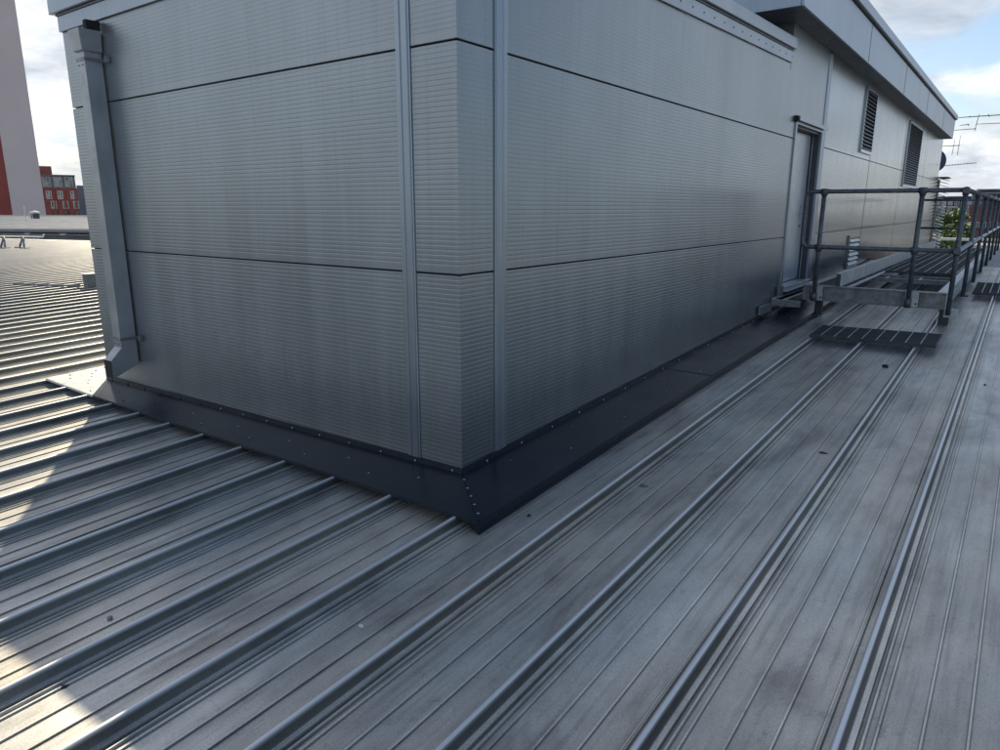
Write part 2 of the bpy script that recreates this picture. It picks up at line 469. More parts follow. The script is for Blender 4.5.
# door
b = MB()
y0, y1, z0, z1 = 6.53, 7.83, 0.50, 2.50
b.box(-0.02, 0.018, 6.47, y0, 0.40, z1 + 0.05); b.box(-0.02, 0.018, y1, 7.88, 0.40, z1 + 0.05); b.box(-0.02, 0.018, y0, y1, z1, z1 + 0.1)
df = b.build('door_frame', M['trim'], room, 0.003)
b = MB()
b.box(-0.16, -0.021, y1 - 0.03, y1 + 0.01, z0, z1); b.box(-0.16, -0.021, y0 - 0.01, y0 + 0.03, z0, z1); b.box(-0.16, -0.021, y0 + 0.03, y1 - 0.03, z1 - 0.03, z1 + 0.02)
b.build('jamb', M['frame_dark'], df)
b = MB(); b.box(-0.09, -0.082, y1 - 0.045, y1 - 0.031, z0, z1 - 0.03); b.build('seal', M['galv_light'], df)
b = MB(); b.box(-0.155, -0.115, y0 + 0.035, y1 - 0.04, z0 + 0.005, z1 - 0.035)
dl = b.build('door', M['door'], room, 0.003)
b = MB(); b.box(-0.113, -0.108, 7.56, 7.62, 1.3, 1.52); b.tube([(-0.1, 7.59, 1.42), (-0.06, 7.59, 1.42), (-0.06, 7.47, 1.42)], 0.009, 8); b.build('handle', M['galv_light'], dl)
b = MB(); b.tube([(-0.09, 7.60, 1.25), (-0.104, 7.60, 1.25)], 0.02, 12); b.build('lock', M['screw'], dl)
b = MB(); b.box(-0.115, 0.05, 6.50, 7.86, 0.455, 0.495); b.build('sill', M['galv_light'], room, 0.004)
b = MB(); b.loft([[(0.005, y, 2.60), (0.06, y, 2.585), (0.06, y, 2.535), (0.055, y, 2.535), (0.005, y, 2.58)] for y in (6.46, 7.96)]); b.build('drip_hood', M['trim'], room)
b = MB(); b.box(0.004, 0.045, 6.42, 6.455, 2.52, 2.585); b.build('hood_bracket', M['gap'], room)

# downpipe on wall A
dp = MB()
px0, px1, py0, py1 = -3.83, -3.70, -0.150, -0.014
def prsm(pts): # list of (cy, z) centre line in the Y-Z plane... rectangular section
    secs = []
    for (x, ya, yb, z) in pts: secs.append([(x, ya, z), (x + 0.13, ya, z), (x + 0.13, yb, z), (x, yb, z)])
    return secs
# shoe kicks outwards at the foot
secs = [[(px0, py0, 2.72), (px1, py0, 2.72), (px1, py1, 2.72), (px0, py1, 2.72)],
        [(px0, py0, 0.30), (px1, py0, 0.30), (px1, py1, 0.14), (px0, py1, 0.14)],
        [(px0, -0.25, 0.20), (px1, -0.25, 0.20), (px1, -0.25, 0.04), (px0, -0.25, 0.04)]]
dp.loft(secs, caps=False)
dpo = dp.build('downpipe', M['pipe'], room, 0.004)
b = MB(); b.box(px0 + 0.008, px1 - 0.008, -0.251, -0.246, 0.048, 0.192); b.build('outlet', M['gap'], dpo)
b = MB(); b.loft([[(px0 - 0.005, -0.17, 2.69), (px1 + 0.02, -0.17, 2.69), (px1 + 0.02, -0.012, 2.69), (px0 - 0.005, -0.012, 2.69)],
                  [(px0 - 0.02, -0.185, 2.85), (px1 + 0.035, -0.185, 2.85), (px1 + 0.035, -0.012, 2.85), (px0 - 0.02, -0.012, 2.85)]])
b.build('hopper_head', M['pipe'], dpo, 0.006)
b = MB(); b.box(px1 - 0.02, px1 + 0.03, -0.12, -0.012, 2.852, 2.92); b.build('overflow', M['gap'], dpo)
for z in (0.36, 2.62):
    b = MB(); b.box(px0 - 0.004, px1 + 0.004, py0 - 0.004, py0 - 0.001, z, z + 0.025); b.box(px1 + 0.001, px1 + 0.004, py0 - 0.001, -0.012, z, z + 0.025)
    b.box(px1 + 0.004, px1 + 0.11, -0.012, -0.004, z, z + 0.03); b.box(px1 + 0.08, px1 + 0.11, -0.035, -0.012, z - 0.01, z + 0.04)
    b.box(px0 - 0.10, px0 - 0.004, -0.012, -0.004, z, z + 0.03)
    b.build('bracket', M['galv'], dpo)
    for dx in (0.03, 0.09):
        b = MB(); b.sphere((px0 + dx, py0 - 0.004, z - 0.03), 0.006, (1, .5, 1), 8); b.build('rivet', M['screw_dark'], dpo)

# flashing apron round the base
def hz(x, y, d=0.012): return top(x, y) + d
ap = [(-3.92, -0.345), (-3.44, -0.36), (-1.52, -0.40), (-0.15, -0.415), (0.46, -0.43)]
b = MB()
def up(x, y):       # top of the upstand
    return 0.0 + 0.0159 * x + SL * y
# A side: upstand, apron, lip
inner = [-4.36, -3.44, -1.52, -0.15, 0.0]
innY = -0.012
for (xa, ya), (xb, yb), ia, ib in zip(ap, ap[1:], inner, inner[1:]):
    def P(x, y, d): return (x, y, top(x, y) + d)
    xa2 = ia - 0.012 if ia == -4.36 else ia; xb2 = ib if ib else 0.012
    b.quad((xa2, innY, up(ia, 0)), (xb2, innY, up(ib, 0)), P(xb2, innY - 0.004, 0.020), P(xa2, innY - 0.004, 0.020))
    b.quad(P(xa2, innY - 0.004, 0.020), P(xb2, innY - 0.004, 0.020), P(xb, yb, 0.010), P(xa, ya, 0.010))
    b.quad(P(xa, ya, 0.010), P(xb, yb, 0.010), P(xb, yb - 0.004, -0.008), P(xa, ya - 0.004, -0.008))
fa = b.build('flashing', M['flash'], room, fix=False)
b = MB()
ysb = [-0.43, 0.87, 2.94, 6.2, 9.0, 13.0, 18.0, 23.6]
xsb = [0.46, 0.45, 0.45, 0.46, 0.46, 0.46, 0.46, 0.46]
iy = [-0.012, 0.87, 2.94, 6.2, 9.0, 13.0, 18.0, 23.6]
for i in range(7):
    ya, yb, xa, xb = ysb[i], ysb[i + 1], xsb[i], xsb[i + 1]
    def P(x, y, d): return (x, y, top(x, y) + d)
    b.quad((0.012, iy[i], up(0, iy[i]) if iy[i] < 13 else top(0, iy[i]) + 0.05), (0.012, iy[i + 1], up(0, iy[i + 1]) if iy[i + 1] < 13 else top(0, iy[i + 1]) + 0.05), P(0.016, iy[i + 1], 0.020), P(0.016, iy[i], 0.020))
    b.quad(P(0.016, iy[i], 0.020), P(0.016, iy[i + 1], 0.020), P(xb, yb, 0.010), P(xa, ya, 0.010))
    b.quad(P(xa, ya, 0.010), P(xb, yb, 0.010), P(xb + 0.006, yb, -HR + 0.004), P(xa + 0.006, ya, -HR + 0.004))
b.quad((0.46, -0.43, top(0.46, -.43) + 0.010), (0.466, -0.43, top(.46, -.43) - HR), (0.40, -0.43, top(.46, -.43) - HR * .5), (0.40, -0.426, top(.46, -.43) + 0.01))
fb = b.build('flashing', M['flash'], room, fix=False)
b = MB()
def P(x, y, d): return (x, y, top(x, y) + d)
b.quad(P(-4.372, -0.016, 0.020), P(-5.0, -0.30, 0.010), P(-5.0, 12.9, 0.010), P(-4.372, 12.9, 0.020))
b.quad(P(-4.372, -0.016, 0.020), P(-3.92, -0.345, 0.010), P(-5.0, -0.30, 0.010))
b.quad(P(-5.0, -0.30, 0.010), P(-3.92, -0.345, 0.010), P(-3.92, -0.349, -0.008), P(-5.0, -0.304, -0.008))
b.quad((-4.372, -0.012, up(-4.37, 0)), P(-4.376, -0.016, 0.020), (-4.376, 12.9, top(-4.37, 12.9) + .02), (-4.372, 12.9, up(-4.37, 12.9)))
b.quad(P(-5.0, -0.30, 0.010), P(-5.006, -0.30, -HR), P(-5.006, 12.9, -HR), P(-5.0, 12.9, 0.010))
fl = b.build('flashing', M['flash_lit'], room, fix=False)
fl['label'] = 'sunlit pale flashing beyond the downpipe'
# mitre laps and a lap joint
def scr(par, x, y, d=0.014, r=0.0075, dark=False, vertical=False):
    b = MB()
    if vertical: b.sphere((x, y, d), r, (1, 1, 1), 8)
    else: b.sphere((x, y, top(x, y) + d), r, (1, 1, 0.5), 8)
    b.build('screw', M['screw_dark'] if dark else M['screw'], par)
lap = MB(); lap.quad(P(0.02, -0.02, 0.0215), P(0.452, -0.425, 0.0135), P(0.462, -0.415, 0.0135), P(0.03, -0.01, 0.0215)); lap.build('mitre_lap', M['flash'], fb)
lap = MB(); lap.box(0.02, 0.452, 2.84, 2.94, 0.0, 0.0022, lambda x, y, z: (x, y, top(x, y) + 0.0205 - 0.0095 * (x / .45) + z)); lap.build('lap_joint', M['flash'], fb)
for t in (0.08, 0.3, 0.5, 0.7, 0.9): scr(fb, 0.045 + 0.40 * t, -0.045 - 0.35 * t, 0.022 - 0.008 * t)
for i in range(34):
    y = 0.22 + i * 0.37
    if y < 12: scr(fb, 0.0165, y, up(0, y) - 0.025, 0.0075, False, True)
    if y < 12: scr(fb, 0.33 if i % 2 else 0.12, y + 0.1, 0.016)
for i in range(15):
    x = -0.06 - i * 0.30
    scr(fa, x, -0.0165, up(x, 0) - 0.022, 0.0075, i > 8, True)
    scr(fa, x - 0.12, -0.29 if i % 2 else -0.18, 0.016, 0.0075, i > 8)
for x, y in ((-4.5, 0.12), (-4.62, -0.04), (-4.75, 0.02), (-4.85, 0.10), (-4.9, -0.12), (-4.93, 0.22), (-4.60, 0.25), (-4.75, -0.18), (-4.50, -0.12)):
    scr(fl, x, y, 0.016, 0.009, True)
for i, (x, z) in enumerate([(-0.41, .02), (-0.345, .02)]): pass
for y in (0.335, 0.40): scr(fb, 0.014, y, 0.03, 0.005, False, True)

# ------------------------------------------------------------------ walkway
def bx(x0, x1, y0, y1, z0, z1): return MB().box(x0, x1, y0, y1, z0, z1)
walk = thing('steel_walkway', 'raised grey steel walkway frame with grating deck beside the wall', 'walkway', (1.1, 6.0, 0.2))
def ibeam_x(x0, x1, y, z0, z1, w=0.09, t=0.012):
    b = MB(); b.box(x0, x1, y, y + w, z1 - t, z1); b.box(x0, x1, y, y + w, z0, z0 + t); b.box(x0, x1, y + w * 0.45, y + w * 0.55, z0 + t, z1 - t); return b
def ibeam_y(x, y0, y1, z0, z1, w=0.09, t=0.012):
    b = MB(); b.box(x, x + w, y0, y1, z1 - t, z1); b.box(x, x + w, y0, y1, z0, z0 + t); b.box(x + w * 0.45, x + w * 0.55, y0, y1, z0 + t, z1 - t); return b
ZB0, ZB1 = 0.41, 0.59
fbm = ibeam_x(0.39, 1.87, 6.0, ZB0, ZB1).build('beam', M['galv'], walk)
for xc in (0.47, 0.64, 1.44, 1.66):
    bx(xc - 0.006, xc + 0.006, 6.002, 6.038, ZB0 + 0.012, ZB1 - 0.012).build('stiffener', M['galv'], fbm)
for xc in (0.56, 1.55):
    bx(xc - 0.065, xc + 0.065, 5.985, 5.997, ZB0 + 0.01, ZB1 - 0.006).build('fixing_plate', M['galv_light'], fbm)
    for dx in (-0.045, 0.045):
        MB().sphere((xc + dx, 5.982, ZB0 + 0.045), 0.011, (1, 0.7, 1), 8).build('bolt', M['screw_dark'], fbm)
ibeam_y(1.78, 6.10, 17.0, ZB0, ZB1).build('beam', M['galv_light'], walk)
ibeam_y(0.42, 6.10, 17.0, ZB0, ZB1).build('beam', M['galv'], walk)
for y in (8.05, 8.60, 10.6, 12.6, 14.6):
    ibeam_x(0.512, 1.778, y, ZB1 - 0.10, ZB1 - 0.045, 0.05, 0.008).build('cross_beam', M['galv'], walk)
for x in (0.95, 1.36): bx(x, x + 0.03, 8.101, 8.599, 0.50, 0.53).build('cross_beam', M['galv_light'], walk)
# upstanding channel on the wall side of the deck
b = MB(); b.box(0.79, 0.80, 6.06, 16.5, ZB1 + 0.002, 0.735); b.box(0.74, 0.80, 6.06, 16.5, 0.736, 0.744); b.box(0.801, 0.86, 6.06, 16.5, ZB1 - 0.04, ZB1 - 0.032)
b.build('toe_channel', M['galv_light'], walk)
bx(0.745, 0.789, 6.05, 6.06, ZB1 + 0.002, 0.73).build('end_plate', M['frame_dark'], walk)
def grating(name, x0, x1, y0, y1, z0, z1, parent, sloped=False, rods=0.13, bars=0.034, mb=None):
    f = (lambda x, y, z: (x, y, z + top(x, y))) if sloped else None
    b = MB(); y = y0
    while y < y1:
        b.box(x0, x1, y, y + 0.007, z0, z1, f); y += bars
    b.box(x0 - 0.006, x0, y0, y1, z0, z1, f); b.box(x1, x1 + 0.006, y0, y1, z0, z1, f)
    b.box(x0, x1, y0 - 0.006, y0 - 0.001, z0, z1, f)
    o = b.build(name, mb or M['grating'], parent)
    b = MB(); x = x0 + 0.1
    while x < x1:
        b.box(x, x + 0.008, y0, y1, z1 + 0.0005, z1 + 0.004, f); x += rods
    b.build('cross_rods', M['rod'], o)
    return o
for y in (8.85, 10.85, 12.85, 14.85): grating('deck_grating', 0.87, 1.77, y, y + 1.97, ZB1 - 0.03, ZB1 - 0.002, walk)
for x in (0.40, 1.78):
    for y in (6.02, 9.0, 12.0, 15.0):
        if y < 7: continue
        bx(x + 0.01, x + 0.09, y, y + 0.08, pan(x, y) + 0.01, ZB0 - 0.012).build('leg', M['galv'], walk)
        bx(x - 0.05, x + 0.15, y - 0.06, y + 0.14, pan(x, y), pan(x, y) + 0.009).build('foot', M['frame_dark'], walk)
bx(1.87, 2.0, 6.0, 6.07, 0.33, 0.42).build('bracket', M['galv_light'], walk)
bx(1.79, 1.89, 6.5, 6.62, pan(1.8, 6.5), 0.409).build('bracket', M['frame_dark'], walk)
bx(0.44, 0.52, 6.5, 6.6, 0.17, 0.409).build('bracket', M['frame_dark'], walk)

step = thing('door_step', 'low grey angle steel step frame projecting below the door', 'step', (0.2, 6.5, 0.3))
bx(0.04, 0.385, 5.99, 6.01, 0.31, 0.385).build('front_angle', M['galv'], step)
bx(0.04, 0.385, 6.011, 6.05, 0.378, 0.385).build('front_angle', M['galv_light'], step)
bx(0.04, 0.075, 6.012, 7.8, 0.386, 0.40).build('side_angle', M['galv_light'], step)
bx(0.16, 0.20, 6.05, 7.8, 0.378, 0.39).build('side_angle', M['galv_light'], step)
bx(0.02, 0.07, 6.30, 6.40, 0.402, 0.52).build('end_plate', M['galv'], step)
bx(0.02, 0.11, 6.41, 7.9, 0.44, 0.452).build('tread', M['galv_light'], step)
bx(0.02, 0.05, 5.55, 6.0, 0.24, 0.34).build('end_flashing', M['trim'], step)

# ------------------------------------------------------------------ guard rail
rail = thing('guard_rail', 'grey tubular steel guard rail round the edge of the walkway', 'railing', (1.91, 6.0, 0.4))
ZT, ZM, YR = 1.675, 1.045, 5.955
R = 0.025
def arc(c, a0, a1, r, ax, n=6):
    return [(c[0] + (r * math.cos(a0 + (a1 - a0) * i / n) if ax[0] else 0), c[1], c[2] + r * math.sin(a0 + (a1 - a0) * i / n)) for i in range(n + 1)]
xl = 0.345
pts = [(1.91, YR, ZT), (xl + 0.07, YR, ZT)] + arc((xl + 0.07, YR, ZT - 0.07), math.pi / 2, math.pi, 0.07, (1,))[1:] + arc((xl + 0.07, YR, ZM + 0.07), math.pi, 1.5 * math.pi, 0.07, (1,)) + [(1.91, YR, ZM)]
MB().tube(pts, R).build('rail', M['rail'], rail)
posts = [(0.535, YR, ZB0 + 0.02), (1.52, YR, ZB0 + 0.02)]
for x, y, z in posts: MB().tube([(x, y, z), (x, y, ZT)], R).build('post', M['rail'], rail)
py = [5.955, 8.15, 10.25, 12.2, 14.2, 16.2, 18.4, 20.6]
for y in py:
    MB().tube([(1.91, y, 0.36 if y < 12 else 0.372), (1.91, y, ZT)], R).build('post', M['rail'], rail)
for z in (ZT, ZM):
    MB().tube([(1.91, 5.955, z), (1.91, 20.6, z)], R).build('rail', M['galv_light'] if z == ZM else M['rail'], rail)
    MB().tube([(0.4, 16.2, z), (1.91, 16.2, z)], R).build('rail', M['rail'], rail)
def fitting(x, y, z, ax='x'):
    b = MB(); d = {'x': (0.04, 0, 0), 'y': (0, 0.04, 0)}[ax]
    b.tube([(x - d[0], y - d[1], z), (x + d[0], y + d[1], z)], 0.033); b.tube([(x, y, z - 0.05), (x, y, z + 0.028)], 0.0325)
    b.sphere((x, y, z + 0.0), 0.036)
    b.build('fitting', M['rail'], rail)
for z in (ZT, ZM):
    for x, y, _ in posts: fitting(x, y, z)
    for y in py: fitting(1.91, y, z, 'y')
for x, y in ((0.535, YR), (1.52, YR)) : 
    b = MB(); b.tube([(x, y, ZB0 + 0.0), (x, y, ZB0 + 0.10)], 0.034); b.build('fitting', M['rail'], rail)
# second rail run to the right of the gratings
rail2 = thing('guard_rail', 'second tubular guard rail further back at the right edge', 'railing', (2.9, 12.0, 0.4))
for y in (10.3, 12.1, 13.9, 16, 18, 20):
    MB().tube([(2.55 + (y - 10.3) * 0.02, y, (top(2.6, y) if y < 13.6 else 0.372)), (2.55 + (y - 10.3) * 0.02, y, ZT)], R).build('post', M['rail'], rail2)
for z in (ZT, ZM): MB().tube([(2.55, 10.3, z), (2.744, 20, z)], R).build('rail', M['galv_light'], rail2)

# gratings lying on the roof
def roof_grating(x0, x1, y0, y1, label, **k):
    t = thing('grating_panel', label, 'grating', ((x0 + x1) / 2, (y0 + y1) / 2, 0.2))
    grating('grid', x0, x1, y0, y1, 0.004, 0.034, t, True, **k)
    return t
roof_grating(0.78, 1.915, 4.86, 5.46, 'dark steel grating lying on the roof seams in front of the walkway', bars=0.028)
roof_grating(1.99, 3.4, 8.75, 9.9, 'steel grating crossing the roof right of the guard rail', bars=0.06, rods=0.09)

# ------------------------------------------------------------------ far end of the building
lv = thing('louvre_unit', 'stack of projecting grey louvre blades past the far wall corner', 'louvre', (0.0, 24.2, 1))
MB().box(-0.4, -0.02, 23.75, 24.6, -0.6, 2.4).build('housing', M['frame_dark'], lv)
for i in range(22):
    z = 0.28 + i * 0.1
    b = MB(); b.loft([[(-0.02, y, z + 0.04), (0.24, y, z - 0.03), (0.24, y, z - 0.015), (-0.02, y, z + 0.06)] for y in (23.75, 24.6)])
    b.build('blade', M['galv_light'], lv)
MB().box(-0.02, 0.26, 23.72, 24.62, 2.42, 2.46).build('cap', M['frame_dark'], lv)
tag(MB().box(1.2, 14, 13.6, 25.7, -1.9, 0.37).build('flat_roof_block', M['concrete']), 'pale flat roofed block beyond the ridge under the far guard rails', 'building')
tag(MB().box(-0.3, 9, 25.8, 26.1, 0.42, 0.50).build('parapet', M['white']), 'low white parapet at the far end of the roof', 'parapet')

def dish(c, r, n, label):
    t = thing('satellite_dish', label, 'satellite dish', (c[0], c[1], 2.0))
    n = Vector(n).normalized(); q = n.to_track_quat('Z', 'Y')
    b = MB(); secs = []
    for rr, dz in ((0.001, 0.0), (r * .35, 0.01), (r * .7, 0.05), (r, 0.11), (r * 1.01, 0.10), (r * .7, 0.035), (r * .3, -0.005), (0.001, -0.012)):
        secs.append([Vector(c) + q @ Vector((rr * math.cos(a), rr * 1.1 * math.sin(a), dz)) for a in [2 * math.pi * k / 32 for k in range(32)]])
    b.loft(secs, caps=False, smooth=True); b.build('reflector', M['navy'], t)
    MB().tube([Vector(c) + q @ Vector((0, -r, 0.1)), Vector(c) + q @ Vector((0, -0.1, 0.5))], 0.012).build('feed_arm', M['aerial'], t)
    MB().tube([Vector(c), (c[0] - 0.3, c[1] + 0.1, c[2] - 0.1), (c[0] - 0.3, c[1] + 0.1, 0.0)], 0.025).build('mast', M['aerial'], t)
dish((-0.52, 27, 3.12), 0.36, (0.5, -1, 0.25), 'dark blue satellite dish behind the far wall corner')
# aerials
def aerial(label, boom, elems, mast, r=0.012, ve=False):
    t = thing('tv_aerial', label, 'aerial', (mast[0], mast[1], 0))
    MB().tube(boom, r, 8).build('boom', M['aerial'], t)
    for (p, q) in elems: MB().tube([p, q], r * 0.7, 6).build('element', M['aerial'], t)
    MB().tube([(mast[0], mast[1], 0.0), mast], 0.022, 8).build('mast', M['aerial'], t)
Y = 27
aerial('large tv aerial with two booms above the far roof corner', [(-0.1, Y, 4.55), (1.6, Y, 4.55)],
       [((0.56, Y, 4.08), (0.62, Y, 4.62)), ((0.57, Y, 4.30), (1.6, Y, 4.28)), ((-0.25, Y, 4.13), (0.6, Y, 4.15)), ((0.1, Y, 4.29), (0.38, Y, 4.30)), ((0.36, Y - .2, 4.55), (0.36, Y + .2, 4.55)), ((0.9, Y - .4, 4.55), (0.9, Y + .4, 4.55)), ((0.35, Y - .3, 4.29), (0.35, Y + .3, 4.29))],
       (1.6, Y, 4.6), 0.016)
aerial('small tv aerial with two upright rods beside the blue dish', [(-0.6, Y, 3.62), (0.2, Y, 3.62)],
       [((0.0, Y, 3.3), (0.02, Y, 3.84)), ((0.16, Y, 3.3), (0.17, Y, 3.95))], (-0.6, Y, 3.7), 0.013)
aerial('long thin tv aerial with many short elements below the others', [(-0.6, Y, 2.93), (0.75, Y, 3.02)],
       [((-0.2 + i * 0.085, Y - 0.04, 2.955 + i * 0.0057 - 0.025), (-0.2 + i * 0.085, Y + 0.04, 2.955 + i * 0.0057 + 0.03)) for i in range(12)], (-0.62, Y, 3.0), 0.010)

# ------------------------------------------------------------------ left distance
def ray(px, py):
    return (RT * (px - 500) + UP * (375 - py) + FW * 696.85).normalized()
# neighbouring sheet roof beyond the ridge
nb = thing('neighbouring_building', 'long low building with pale ribbed sheet roof and dark gutter beyond the near roof', 'building', (-60, 30, -12))
def onY(px, py, Yv):
    r = (RT * (px - 500) + UP * (375 - py) + FW * 696.85); return CAM + r * ((Yv - CAM.y) / r.y)
EA = (onY(0, 229, 24.5), onY(90, 229.5, 24.5)); RA = (onY(0, 216, 38.0), onY(90, 216.5, 38.0))
def zl(L, x): return L[0].z + (L[1].z - L[0].z) * (x - L[0].x) / (L[1].x - L[0].x)
b = MB(); n = 400
rows = [[], []]
for i in range(n + 1):
    x = -130 + i * 0.31
    for r_, (y, z) in enumerate(((24.5, zl(EA, x)), (38.0, zl(RA, x)))):
        for dx, dz in ((0, 0), (0.06, 0.06), (0.12, 0.06), (0.18, 0)):
            rows[r_].append(b.bm.verts.new((x + dx, y, z + dz)))
for i in range(len(rows[0]) - 1): b.bm.faces.new((rows[0][i], rows[0][i + 1], rows[1][i + 1], rows[1][i]))
b.build('sheet_roof', M['roof_far'], nb, fix=False)
def tilt(x, y, z): return (x, y, z + 0.52 + zl(EA, x))
MB().box(-130, -6, 24.1, 24.4, -0.78, -0.54, tilt).build('gutter', M['grey_wall'], nb)
MB().box(-130, -6, 24.45, 38.0, -12, -0.9, tilt).build('wall', M['dark_clad'], nb)
MB().tube([tilt(-130, 24.0, -0.98), tilt(-6, 24.0, -0.98)], 0.06).build('pipe', M['grey_wall'], nb)
for i in range(12):
    x = -95 + i * 7.5
    MB().box(x, x + 1.1, 23.85, 24.0, -1.02, -0.86, tilt).build('pipe_bracket', M['concrete'], nb)
MB().box(-130, -6, 37.6, 38.3, 0.40, 0.56, lambda x, y, z: (x, y, z - 0.42 + zl(RA, x))).build('ridge_capping', M['concrete'], nb)
# vent cowl
def at_d(px, py, D):
    r = ray(px, py); h = math.hypot(r.x, r.y); return CAM + r * (D / h)
c = at_d(35, 215, 60)
cw = thing('roof_cowl', 'small white roof cowl on the ridge before the mauve tower', 'cowl', c)
MB().box(c.x - .2, c.x + .2, c.y - .2, c.y + .2, c.z - 0.25, c.z + 0.12).build('base', M['dark_clad'], cw)
b = MB(); b.loft([[(c.x + r_ * math.cos(a), c.y + r_ * math.sin(a), c.z + z) for a in [k * math.pi / 6 for k in range(12)]] for r_, z in ((0.30, 0.12), (0.32, 0.17), (0.24, 0.25), (0.05, 0.28))]); b.build('cap', M['white'], cw)
for dx in (-.2, .2): MB().tube([(c.x + dx * .8, c.y - .24, c.z - .25), (c.x + dx * 1.2, c.y - .27, c.z + .12)], 0.02, 6).build('leg', M['white'], cw)
c = at_d(25.5, 217, 60)
tag(MB().tube([(c.x, c.y, c.z - .3), (c.x, c.y, c.z + .75)], 0.028, 8).build('vent_pipe', M['white']), 'thin white vent pipe standing left of the roof cowl', 'vent pipe')
# parapet-side pipe and brackets on the near roof
b = MB(); b.tube([(-46, 12.7, top(-46, 12.7) + 0.15), (-38.5, 12.5, top(-38.5, 12.5) + 0.18), (-38.0, 12.4, top(-38, 12.4) + 0.32)], 0.04, 8)
tag(b.build('white_pipe', M['white']), 'white pipe lying along the far edge of the near roof', 'pipe')
for px_, lab in ((22, 'small grey tripod support on the far left roof'), (3, 'leaning grey bracket at the left edge of the far roof')):
    r_ = ray(px_, 248); t_ = 0
    # intersection with the roof plane
    nrm = Vector((-SX, -SL, 1)); dd = C0
    tt = (dd - nrm.dot(CAM)) / nrm.dot(r_); q = CAM + r_ * tt
    st = thing('roof_support', lab, 'support', q)
    MB().tube([(q.x - .25, q.y, q.z), (q.x, q.y + .1, q.z + 0.5)], 0.045, 6).build('strut', M['galv'], st)
    MB().tube([(q.x + .25, q.y, q.z), (q.x, q.y + .1, q.z + 0.5)], 0.045, 6).build('strut', M['galv'], st)
    MB().box(q.x - .5, q.x + .55, q.y - .1, q.y + .1, q.z - 0.02, q.z + 0.04).build('base_bar', M['galv'], st)
# junction box by the plant room and its cable
jb = thing('junction_box', 'small dark grey box on the roof behind the plant room corner', 'box', (-12.9, 3.6, -0.15))
MB().box(-13.0, -12.80, 3.5, 3.7, -0.12, 0.15).build('housing', M['lead'], jb, 0.01)
MB().box(-13.02, -12.78, 3.48, 3.72, 0.152, 0.17).build('lid', M['galv_light'], jb)
tag(MB().tube([(-15.5, 3.1, top(-15.5, 3.1) + .02), (-14.2, 3.25, top(-14.2, 3.2) + .03), (-13.11, 3.5, top(-13.1, 3.5) + 0.03)], 0.02, 8).build('cable', M['lead']), 'grey cable running to the small box behind the plant room', 'cable')

# tower
def bld_frame(px_left, px_right, D):
    a = at_d(px_left, 210, D); c_ = at_d(px_right, 210, D)
    return a, c_
tw = thing('tower_block', 'tall mauve grey tower block with red side at the left edge', 'tower block', (-90, 31, -12))
def slabv(a, c_, depth, z0, z1):
    """box whose front face runs a -> c_, pushed away from the camera by depth"""
    d = (c_ - a); d.z = 0; d.normalize(); nrm = Vector((-d.y, d.x, 0))
    if nrm.dot(a - CAM) < 0: nrm = -nrm
    b = MB()
    p = [a, c_, c_ + nrm * depth, a + nrm * depth]
    b.loft([[(q.x, q.y, z) for q in p] for z in (z0, z1)])
    return b, d, nrm
a = at_d(12, 210, 175); c_ = at_d(45.5, 210, 175)
b, d, nrm = slabv(a, c_, 20, -12, 80); b.build('wall', M['tower'], tw)
a2 = at_d(-70, 210, 180); c2 = at_d(11.8, 210, 175.6)
b, _, _ = slabv(a2, c2, 4, -12, 80); b.build('wall', M['tower_red'], tw)

def windows(parent, a, d, nrm, specs, off=0.05, frame=M['white'], name='window'):
    """specs: (u0,u1,z0,z1)"""
    for (u0, u1, z0, z1) in specs:
        p = a + d * u0 - nrm * off; q = a + d * u1 - nrm * off
        b = MB(); t = min(0.18, (u1 - u0) * 0.1)
        def bxx(ua, ub, za, zb, o0, o1):
            pa = a + d * ua; pb = a + d * ub
            b.loft([[(r.x, r.y, z) for r in (pa - nrm * o1, pb - nrm * o1, pb - nrm * o0, pa - nrm * o0)] for z in (za, zb)])
        bxx(u0, u1, z0, z0 + t, 0.02, 0.14); bxx(u0, u1, z1 - t, z1, 0.02, 0.14)
        bxx(u0, u0 + t, z0 + t, z1 - t, 0.02, 0.14); bxx(u1 - t, u1, z0 + t, z1 - t, 0.02, 0.14)
        um = (u0 + u1) / 2; bxx(um - t / 2, um + t / 2, z0 + t, z1 - t, 0.02, 0.12)
        w = b.build(name, frame, parent)
        b = MB()
        def bxx2(ua, ub, za, zb, o0, o1):
            pa = a + d * ua; pb = a + d * ub
            b.loft([[(r.x, r.y, z) for r in (pa - nrm * o1, pb - nrm * o1, pb - nrm * o0, pa - nrm * o0)] for z in (za, zb)])
        bxx2(u0 + t, u1 - t, z0 + t, z1 - t, 0.021, 0.06); b.build('pane', M['glass'], w)
# brick flats, D = 190: one pixel is about 0.30 m
D = 235
k = 0.30
fl2 = thing('brick_apartment_building', 'red brick flats with framed top floor windows right of the tower', 'building', (-150, 60, -12))
a = at_d(30, 210, D); c_ = at_d(79.5, 210, D)
L = (c_ - a); L.z = 0; L = L.length; u = lambda px: (px - 30) / 49.5 * L
def zz(py): return at_d(60, py, D).z
b, d, nrm = slabv(a, c_, 12, -12, zz(188)); b.build('wall', M['brick'], fl2)
b, _, _ = slabv(a + d * u(30), a + d * u(79), 11, zz(188), zz(175.5)); b.build('top_storey', M['grey_wall'], fl2)
b, _, _ = slabv(a + nrm * 3, a + d * u(57) + nrm * 3, 8, zz(176), zz(166)); b.build('penthouse', M['brick'], fl2)
b, _, _ = slabv(a - nrm * .3, a + d * u(79.6) - nrm * .3, 12, zz(176), zz(174.8)); b.build('roof_edge', M['grey_wall'], fl2)
